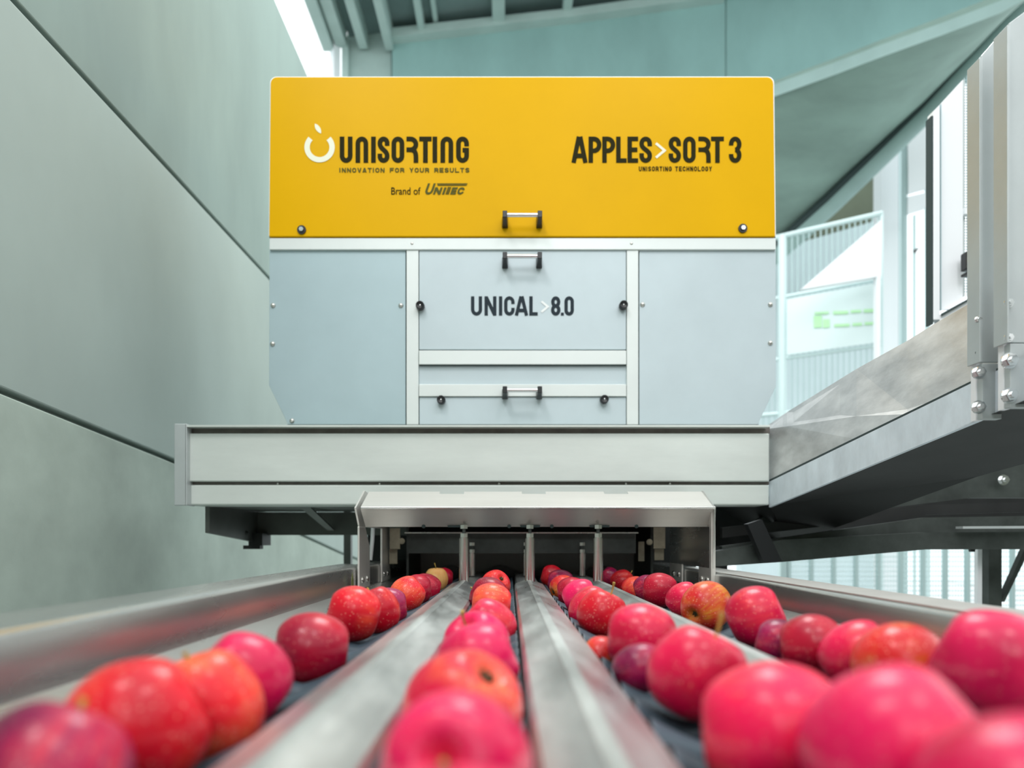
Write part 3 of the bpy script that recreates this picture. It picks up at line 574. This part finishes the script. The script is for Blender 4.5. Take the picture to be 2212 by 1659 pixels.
# left cheek: head plate with two legs, right cheek: solid plate with two tabs
MB().prism([(xl, 1.60, zM), (xl, 1.70, zT+.002), (xl, 2.05, zT-.03), (xl, 2.05, zB), (xl, 1.64, zB)], (.004, 0, 0)).build('cheek_plate', M['satin'], pt)
MB().prism([(xl, 1.633, zB), (xl, 1.70, zB), (xl, 1.755, C-.02), (xl, 1.755, C-.118), (xl, 1.633, C-.118)], (.005, 0, 0)).build('leg', M['satin'], pt, bevel=.001)
MB().prism([(xl, 1.925, zB), (xl, 2.05, zB), (xl, 2.05, C-.118), (xl, 1.925, C-.118)], (.005, 0, 0)).build('leg', M['satin'], pt, bevel=.001)
MB().prism([(xr, 1.60, zM), (xr, 1.70, zT+.002), (xr, 2.04, zT-.03), (xr, 2.04, C-.068), (xr, 1.612, C-.068)], (.004, 0, 0)).build('cheek_plate', M['steel'], pt)
MB().prism([(xr-.003, 1.613, zM), (xr-.003, 1.628, zM), (xr-.003, 1.628, C-.118), (xr-.003, 1.613, C-.118)], (.010, 0, 0)).build('front_edge', M['satin'], pt)
MB().box(xr, xr+.004, 1.612, 1.73, C-.118, C-.068).build('leg', M['satin'], pt)
MB().box(xr, xr+.004, 1.90, 2.04, C-.118, C-.068).build('leg', M['satin'], pt)
for x, sgn, ys_ in ((xl+.005, 1, (1.665, 1.72, 1.955, 2.01)), (xr-.001, -1, (1.65, 1.70, 1.93, 1.99))):
    for y in ys_: MB().dome((x, y, C-.098), .0085, .005, (sgn, 0, 0)).build('bolt', M['tube'], pt, smooth=True)
def hanger(x, y, zt_, zb_, r_):
    q = MB().tube([(x, y, zb_), (x, y, zt_-.032)], r_, 18).tube([(x, y, zt_-.032), (x, y, zt_-.029)], r_*.85, 18)
    t = q.build('hanger_tube', M['tube'], pt, smooth=True)
    MB().tube([(x, y, zt_-.029), (x, y, zt_)], r_*.36, 10).build('threaded_rod', M['dark2'], t, smooth=True)
    MB().tube([(x, y, zt_-.029), (x, y, zt_-.020)], r_*.8, 6).tube([(x, y, zt_-.009), (x, y, zt_)], r_*.8, 6).build('hex_nut', M['rivet'], t)
RX = (-.107, .049, .2105)
for x in RX: hanger(x, 1.645, Z(1134, 1.645), C-.100, .0118)
for x in RX: hanger(x, 2.0, Z(1172, 2.0), C-.105, .0098)
MB().box(-.30, .37, 2.03, 2.05, Z(1195, 2.04), Z(1150, 2.04)).build('rear_crossbar', M['dark2'], pt)
MB().box(-.30, .37, 1.99, 2.04, Z(1152, 2.0), Z(1150, 2.0)).build('rear_crossbar_lip', M['steel'], pt)
for u_, u2, vv0, vv1, y in ((842, 864, 1141, 1186, 2.0), (841, 858, 1187, 1218, 2.02), (1412, 1437, 1139, 1185, 1.98), (1414, 1434, 1186, 1210, 2.0), (1379, 1392, 1170, 1212, 2.08)):
    MB().pbox(u_, u2, vv0, vv1, y, .006).build('lug_plate', M['tan'], pt)
for u_, v_, y in ((868, 1169, 1.98), (1403, 1171, 1.97)): hexbolt(pt, P(u_, v_, y), .007, m=M['tan'])
MB().tube([P(806, 1136, 1.85), P(804, 1170, 1.85), P(800, 1210, 1.85)], .0055, 10).build('pipe', M['post'], pt, smooth=True)

# dark throat behind the portal
tn = thing('machine_throat', (.05, 2.4, C-.1), 'dark tunnel mouth behind the portal with black peaked flaps', 'tunnel')
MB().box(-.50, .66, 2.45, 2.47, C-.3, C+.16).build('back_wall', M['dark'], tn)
MB().box(-.30, .45, 2.335, 2.345, Z(1245, 2.34), Z(1195, 2.34)).build('back_plate', M['backpl'], tn)
MB().box(-.305, -.298, 2.06, 2.45, C-.14, C+.09).build('side_wall', M['dark2'], tn)
MB().box(.42, .427, 2.06, 2.45, C-.14, C+.09).build('side_wall', M['dark2'], tn)
MB().box(-.32, .46, 2.06, 2.45, C+.09, C+.097).build('roof_plate', M['dark'], tn)
LX = (-.194, -.030, .133, .300)
for x in (-.194, -.030, .133, .300):
    MB().prism([(x-.081, 2.30, C-.117), (x-.02, 2.30, C-.089), (x+.0, 2.30, C-.085), (x+.02, 2.30, C-.089), (x+.081, 2.30, C-.117), (x+.081, 2.30, C-.17), (x-.081, 2.30, C-.17)], (0, .01, 0)).build('peaked_flap', M['black'], tn)

# ------------------------------------------------------------------ conveyor frame
ZL, ZR = C-.064, C-.079
cf = thing('conveyor_frame', (.06, 1.1, 0), 'folded stainless conveyor frame with side rails flanking the apple lanes', 'conveyor')
def rail(x0, x1, z, y0, y1, sgn):
    pr = [(x0, z-.062), (x0, z-.006), (x0+sgn*.0025, z-.0015), (x0+sgn*.007, z), (x1, z+.002), (x1+sgn*.004, z-.002), (x1+sgn*.004, z-.20), (x1, z-.20), (x1, z-.004), (x0+sgn*.009, z-.006), (x0+sgn*.005, z-.012), (x0+sgn*.005, z-.062)]
    return MB().loft([[(x, y, zz) for x, zz in pr] for y in (y0, y1)]).build('side_rail', M['steel'], cf, smooth=True, auto=50)
rail(-.360, -.425, ZL, .12, 1.76, -1); rail(-.358, -.40, ZL-.003, 1.765, 2.45, -1)
rail(.478, .56, ZR, .12, 1.93, 1); rail(.476, .54, ZR-.003, 1.935, 2.45, 1)
for x0, x1, z0, z1 in ((-.360, -.262, C-.118, C-.142), (.478, .372, C-.122, C-.144)):
    MB().add([(x0, .12, z0), (x1, .12, z1), (x1, 2.45, z1), (x0, 2.45, z0), (x0, .12, z0-.004), (x1, .12, z1-.004), (x1, 2.45, z1-.004), (x0, 2.45, z0-.004)], [(0, 1, 2, 3), (7, 6, 5, 4), (0, 4, 5, 1), (1, 5, 6, 2), (2, 6, 7, 3), (3, 7, 4, 0)]).build('side_tray', M['steel'], cf)
MB().box(-.42, .56, .12, 2.45, C-.225, C-.215).build('bottom_pan', M['dark'], cf)
for y in (.25, 2.0):
    for x in (-.40, .50): MB().box(x, x+.04, y, y+.04, 0, C-.2).build('leg', M['under'], cf)
MB().box(.486, .558, .12, 1.92, ZR+.0005, ZR+.0025).build('bright_rail_top', M['satin'], cf)  # added paler sheet, makes the right rail's top face look brightly lit
# dividers between the lanes
DL = ('left divider ridge of worn stainless steel between the two left apple lanes', 'middle divider ridge of worn stainless steel in the centre of the lanes', 'right divider ridge of worn stainless steel between the two right apple lanes')
for (xa, xp, xb), lab in zip(((-.142, -.107, -.070), (.013, .047, .085), (.176, .2105, .247)), DL):
    pr = [(xa, -.150), (xa, -.112), (xa+.003, -.1075), (xp-.007, -.0985), (xp-.005, -.0968), (xp, -.0962), (xp+.005, -.0968), (xp+.007, -.0985), (xb-.003, -.1095), (xb, -.114), (xb, -.150)]
    n_ = 24; ri = []
    for i in range(n_+1):
        y = .12+i*(1.70-.12)/n_; ri.append([(x, y, C+z) for x, z in pr])
    for k, (s_, dz) in enumerate(((.8, .006), (.55, .014))): ri.append([(xp+(x-xp)*s_, 1.70+.02*(k+1), C+z-dz) for x, z in pr])
    d = MB().loft(ri).build('lane_divider', M['ridge'], None, smooth=True, auto=25, at=(xp, .9, C-.15))
    tag(d, lab, 'divider', 'lane dividers')
    MB().box(xp-.03, xp+.03, 1.76, 2.29, C-.155, C-.108).build('rear_section', M['ridge'], d, bevel=.01)
    for y in (.4, 1.4): MB().box(xp-.006, xp+.006, y, y+.03, C-.216, C-.149).build('support', M['dark'], d)

# ------------------------------------------------------------------ roller lanes
AX, RE, RW, HW, SP = -.1465, .0285, .0115, .040, .060
def rprof(x): t = min(1, abs(x)/HW); return RW+(RE-RW)*t**1.35
LN = ('leftmost lane of blue-grey spool rollers', 'second lane from the left of spool rollers beneath apples', 'third lane from the left of spool rollers beneath apples', 'rightmost lane of blue-grey spool rollers')
PHS = (0, .0486, .050, .0556)
def RYL(l): return [.15+PHS[l]+i*SP+(.02 if l == 0 else .02) for i in range(35)]
def roller_mesh():
    q = MB(); rg = []; xs = [-HW, -HW+.002]+[-HW+.004+i*(2*HW-.008)/14 for i in range(15)]+[HW-.002, HW]
    for x in xs:
        r_ = rprof(x)*(.96 if abs(x) == HW else 1); rg.append([(x, r_*math.cos(2*math.pi*k/26), r_*math.sin(2*math.pi*k/26)) for k in range(26)])
    q.loft(rg, 0, caps=False)
    for sgn in (-1, 1):
        x = sgn*HW; r0 = RE*.96; rg = [[(x+dx*sgn, r_*math.cos(2*math.pi*k/26), r_*math.sin(2*math.pi*k/26)) for k in range(26)] for dx, r_ in ((0, r0), (-.001, r0*.86), (-.006, r0*.8), (-.006, r0*.3), (.004, r0*.28), (.004, .0001))]
        q.loft(rg, 1, caps=False)
    return q
rb_proto = None
for li, lx in enumerate(LX):
    ln_ = thing('roller_lane', (lx, 1.1, C+AX), LN[li], 'roller lane', 'roller lanes of the conveyor')
    for x in (lx-HW-.009, lx+HW+.006): MB().box(x, x+.003, .13, 2.28, C+AX-.055, C+AX+.006).build('chain_guide', M['dark'], ln_)
    for i, y in enumerate(RYL(li)):
        if rb_proto is None:
            rb_proto = roller_mesh(); 
            for v in rb_proto.v: v += Vector((lx, y, C+AX))
            r0_ = rb_proto.build('roller', [M['rubber'], M['roller_cap']], ln_, smooth=True, at=(lx, y, C+AX), auto=35)
            rme = r0_.data
        else:
            r_ = bpy.data.objects.new('roller', rme); col.objects.link(r_); r_.parent = ln_; r_.location = (0, y-1.1, 0)
    MB().box(lx-.02, lx+.02, .14, .16, C-.216, C+AX-.05).box(lx-.06, lx+.06, .14, .16, C+AX-.056, C+AX-.045).box(lx-.02, lx+.02, 2.26, 2.28, C-.216, C+AX-.05).box(lx-.06, lx+.06, 2.26, 2.28, C+AX-.056, C+AX-.045).build('support', M['dark'], ln_)

# ------------------------------------------------------------------ apples
prof = [(0.0, .64), (.05, .655), (.11, .72), (.19, .81), (.30, .895), (.43, .915), (.60, .86), (.78, .68), (.92, .40), (1.0, .04), (.975, -.27), (.88, -.55), (.73, -.77), (.54, -.92), (.39, -.95), (.27, -.92), (.17, -.85), (.09, -.79), (0.0, -.77)]
def crom(pts, k=3):
    out = []
    for i in range(len(pts)-1):
        p0 = pts[max(i-1, 0)]; p1 = pts[i]; p2 = pts[i+1]; p3 = pts[min(i+2, len(pts)-1)]
        for j in range(k):
            t = j/k; out.append(tuple(.5*((2*b_)+(-a_+c_)*t+(2*a_-5*b_+4*c_-d_)*t*t+(-a_+3*b_-3*c_+d_)*t**3) for a_, b_, c_, d_ in zip(p0, p1, p2, p3)))
    return out+[pts[-1]]
def apple_mesh(name, seed, tall, lobes):
    rnd = random.Random(seed); ph = rnd.random()*6; pr = crom(prof); n = 40; q = MB(); rg = []
    k1, k2 = rnd.uniform(-.03, .03), rnd.uniform(0, 6)
    for r_, z in pr:
        r_ = max(r_, .0005); ring = []
        for k in range(n):
            a = 2*math.pi*k/n; wgt = max(0, -z)**1.5*r_
            rr_ = r_*(1+.018*math.cos(2*a+ph)+lobes*wgt*math.cos(5*a+ph)+.012*math.cos(3*a+k2))
            zz = z*tall+k1*r_*math.cos(a)
            ring.append((rr_*math.cos(a)*.0365, rr_*math.sin(a)*.0365, zz*.0365))
        rg.append(ring)
    q.loft(rg)
    o = q.build(name, A['red'], None, smooth=True, auto=80); me = o.data; bpy.data.objects.remove(o); return me
AM = [apple_mesh('apple', 1, 1.0, .025), apple_mesh('apple', 2, .94, .02), apple_mesh('apple', 3, 1.05, .03), apple_mesh('apple', 5, .98, .02)]
def mesh_only(q, name, m):
    o = q.build(name, m, None, smooth=True, auto=60); me = o.data; bpy.data.objects.remove(o); return me
SM = [mesh_only(MB().tube([(0, 0, .020), (.0004, .0005, .028), (.0012, .001, .034), (.003, .0018, .0405)], [.0011, .0010, .0011, .0019], 8), 'stem', M['stem']),
      mesh_only(MB().tube([(0, 0, .020), (0, .0004, .030), (-.0018, .001, .040), (-.005, .001, .049)], [.0012, .0011, .0012, .0021], 8), 'stem', M['stem'])]
q = MB().dome((0, 0, -.0288), .0042, .003, (0, 0, -1), 10)
for k in range(5):
    a = k*2*math.pi/5; q.tube([(.003*math.cos(a), .003*math.sin(a), -.0275), (.0042*math.cos(a), .0042*math.sin(a), -.031), (.0022*math.cos(a), .0022*math.sin(a), -.0335)], [.0016, .0011, .0003], 5)
CM = mesh_only(q, 'calyx', M['stemd'])
# lane, u, v, width in the frame, skin, stem direction, label
AP = [
 (0, 95, 1690, 350, 'purple', (.2, .5, .8), 'blurred purple-pink apple cut by the bottom left corner of the photo'),
 (0, 300, 1562, 318, 'red', (.25, .75, -.1), 'large blurred bright red apple, second from the bottom left corner'),
 (0, 452, 1500, 228, 'orange', (-.3, -.1, .9), 'blurred orange-red apple with stem up, just behind the large bright red one at left'),
 (0, 522, 1458, 200, 'hot', (.1, .9, .3), 'pink apple with pale orange top, before the gap in the leftmost lane'),
 (0, 675, 1385, 160, 'crimson', (-.1, .9, .45), 'dark crimson apple with purple top standing alone in the leftmost lane'),
 (0, 764, 1330, 122, 'red', (.3, .8, .2), 'bright red speckled apple directly behind the lone dark crimson one'),
 (0, 816, 1312, 96, 'red', (-.35, 0, .9), 'red speckled apple with short orange stem on top, leftmost lane'),
 (0, 840, 1300, 84, 'purple', (.2, .9, .2), 'purple-red apple half hidden between two bright ones in the leftmost lane'),
 (0, 880, 1278, 76, 'orange', (0, .9, .3), 'bright orange-red apple just right of the portal leg, leftmost lane'),
 (0, 901, 1270, 66, 'crimson', (.3, .9, .1), 'maroon apple peeking out right behind the bright orange-red one'),
 (0, 921, 1260, 62, 'crimson', (.2, .8, .3), 'dark red speckled apple in front of the yellow one'),
 (0, 942, 1249, 52, 'yellow', (0, -.05, 1), 'small yellow-orange apple with upright stem near the tunnel'),
 (0, 958, 1243, 42, 'crimson', (0, .9, .3), 'farthest dark apple in the leftmost lane, right of the yellow one'),
 (1, 952, 1915, 525, 'hot', (0, -.2, -.9), 'pink apple sliver at the very bottom edge of the second lane'),
 (1, 985, 1640, 330, 'hot', (-.1, -.75, .35), 'large blurred hot pink apple with stem towards the camera, bottom centre'),
 (1, 998, 1513, 256, 'peach', (-.5, .35, -.75), 'pink-orange apple with its small dark flower end on top, second lane'),
 (1, 1033, 1411, 172, 'hot', (0, .9, .2), 'smooth hot pink apple, third visible from the bottom of the second lane'),
 (1, 1030, 1371, 142, 'hot', (-.35, -.45, .7), 'pink apple with tiny stem dot peeking over the smooth hot pink one'),
 (1, 1057, 1330, 108, 'pink', (.1, .9, .2), 'pink freckled apple midway along the second lane'),
 (1, 1062, 1295, 90, 'orange', (.1, .9, .1), 'salmon-pink apple near the far end of the second lane'),
 (1, 1056, 1284, 82, 'crimson', (-.9, .2, .4), 'dark red apple with stem tip at left, behind the salmon-pink one'),
 (1, 1070, 1263, 66, 'red', (-.5, .6, -.6), 'farthest red striped apple in the second lane with flower end showing'),
 (2, 2262, 1862, 480, 'hot', (0, .9, 0), 'very pale pink blurred apple in the bottom right corner of the photo'),
 (2, 1935, 1692, 380, 'hot', (.2, .9, 0), 'large blurred pink apple at the bottom edge, right of centre'),
 (2, 1668, 1578, 310, 'pink', (0, .9, -.1), 'large glowing red-pink apple, bottom, between the pale pink one and the stemmed one'),
 (2, 1505, 1458, 208, 'pink', (.45, -.1, .9), 'pink-red apple with upright brown stem in the third lane'),
 (2, 1384, 1427, 125, 'purple', (.3, .9, 0), 'small shaded purple apple low behind the stemmed pink-red one'),
 (2, 1384, 1380, 154, 'pink', (.1, .9, .1), 'round bright pink apple in the middle of the third lane'),
 (2, 1298, 1385, 82, 'green', (-.2, -.9, -.5), 'small yellow-red apple low to the left of the round bright pink one'),
 (2, 1300, 1318, 106, 'red', (.45, -.05, .9), 'red freckled apple with brown stem leaning right, third lane'),
 (2, 1276, 1303, 92, 'pink', (.5, .3, .7), 'pink apple just behind the red freckled stemmed one'),
 (2, 1254, 1287, 78, 'hot', (.2, .9, .1), 'glossy pink apple, third from the stemmed one towards the tunnel'),
 (2, 1236, 1272, 66, 'crimson', (.2, .9, .1), 'dark red speckled apple in the far part of the third lane'),
 (2, 1216, 1264, 58, 'green', (.8, .3, .3), 'apple with a yellow-green flower end facing left, third lane'),
 (2, 1211, 1255, 54, 'purple', (.2, .9, .1), 'dull purple apple near the far end of the third lane'),
 (2, 1192, 1246, 48, 'red', (0, .9, 0), 'farthest small red apple in the third lane'),
 (3, 2148, 1480, 236, 'hot', (.2, .9, 0), 'pale pink blurred apple cut by the right edge of the photo'),
 (3, 1945, 1434, 192, 'green', (.72, .62, .32), 'red-green apple with dark flower end facing the camera, right edge group'),
 (3, 1858, 1407, 150, 'pink', (.2, .9, .3), 'pink apple with peach top just left of the large red-green one'),
 (3, 1752, 1382, 136, 'crimson', (0, .9, .1), 'shaded dark red apple against the right side rail'),
 (3, 1684, 1366, 84, 'purple', (0, .9, 0), 'small purple apple behind the pink shiny one in the rightmost lane'),
 (3, 1632, 1337, 134, 'pink', (0, .9, .2), 'shiny pink apple with two bright highlights in the rightmost lane'),
 (3, 1526, 1308, 105, 'green', (.72, .62, .32), 'medium red-orange apple with green flower end towards the camera, rightmost lane'),
 (3, 1480, 1292, 80, 'pink', (.2, .9, .3), 'pink and peach apple partly behind the one with the green flower end'),
 (3, 1426, 1275, 75, 'crimson', (0, .9, .1), 'dark red speckled apple left of the portal right leg'),
 (3, 1397, 1265, 60, 'purple', (.2, .9, 0), 'purple apple in the far part of the rightmost lane'),
 (3, 1370, 1257, 50, 'orange', (.2, .9, 0), 'orange-pink apple between purple and red ones, rightmost lane'),
 (3, 1344, 1248, 50, 'red', (.8, .3, .6), 'small red apple beside the third hanger tube'),
 (3, 1318, 1243, 42, 'purple', (0, .9, 0), 'farthest dark purple apple in the rightmost lane, half in shadow'),
]
items = []
for ln_, u_, v_, wd, mk, dr, lab in AP:
    Y = .1*F/(v_-V0); x = X(u_, Y); D = wd*Y/F
    items.append([ln_, Y, x, min(max(D, .052), .0745), mk, dr, lab])
    if wd == 125: items[-1][1:4] = [.596, .112, .043]
    if wd == 82 and ln_ == 2: items[-1][1:4] = [.742, .098, .040]
    if wd == 84 and ln_ == 3: items[-1][3] = .050
for it in range(60):                                   # settle each lane so that neighbours just touch
    for l in range(4):
        s = sorted([i for i in items if i[0] == l and not (l == 2 and i[3] <= .05)], key=lambda i: i[1])
        for a_, b_ in zip(s, s[1:]):
            need = (a_[3]+b_[3])/2*.98; dx = a_[2]-b_[2]; have = b_[1]-a_[1]; nd = math.sqrt(max(1e-6, need*need-dx*dx))
            if have < nd: m_ = (nd-have)/2; a_[1] -= m_*.5; b_[1] += m_*1.0
GRP = ('apples in the leftmost lane', 'apples in the second lane', 'apples in the third lane', 'apples in the rightmost lane')
for k, (l, Y, x, D, mk, dr, lab) in enumerate(items):
    Rr = D/2*.97; lx = LX[l]; zz = -1
    x = lx+max(-.036, min(.016, x-lx)) if D <= .05 and l == 2 else lx+max(-.024, min(.032, x-lx))
    for ry_ in RYL(l):
        dy = Y-ry_
        if abs(dy) > .08: continue
        for j in range(-8, 9):
            xx = j/8*min(HW, Rr*.99); xr_ = lx+xx; dxa = xr_-x
            if abs(dxa) >= Rr: continue
            rs = rprof(xx)+math.sqrt(Rr*Rr-dxa*dxa)
            if rs > abs(dy): zz = max(zz, AX+math.sqrt(rs*rs-dy*dy))
    mesh = AM[k % 4].copy() if False else AM[k % 4]
    o = bpy.data.objects.new('apple', mesh); col.objects.link(o)
    hid = dr[1] >= .7
    if hid:
        ph = R((-15, 25, 5, 40, -5)[k % 5]); nv = Vector((Y, -x, 0)).normalized()*(1 if k % 3 else -1)*math.cos(ph); dr = (nv.x, nv.y, math.sin(ph))
    s = D/.073; d = Vector(dr).normalized(); o.scale = (s, s, s); o.location = (x, Y, C+zz-.0005)
    qt = d.to_track_quat('Z', 'Y'); o.rotation_euler = (qt @ Euler((0, 0, (k*1.7) % 6.28)).to_quaternion()).to_euler()
    o.material_slots[0].link = 'OBJECT'; o.material_slots[0].material = A[mk]
    tag(o, lab, 'apple', GRP[l])
    for nm, me_ in ((() if hid else (('stem', SM[k % 2]),))+(('calyx', CM),)):
        c = bpy.data.objects.new(nm, me_); col.objects.link(c); c.parent = o
# dry leaf caught by the left rail
lfp = [Vector((-.352, 1.56, C-.120))+Vector((0, a, b_)) for a, b_ in ((0, .0), (-.012, .014), (-.013, .028), (-.004, .045), (.006, .030), (.008, .014))]
tag(MB().prism(lfp, (.0012, 0, 0)).build('dry_leaf', M['leaf']), 'small dry brown-green leaf stuck to the left side rail', 'leaf')
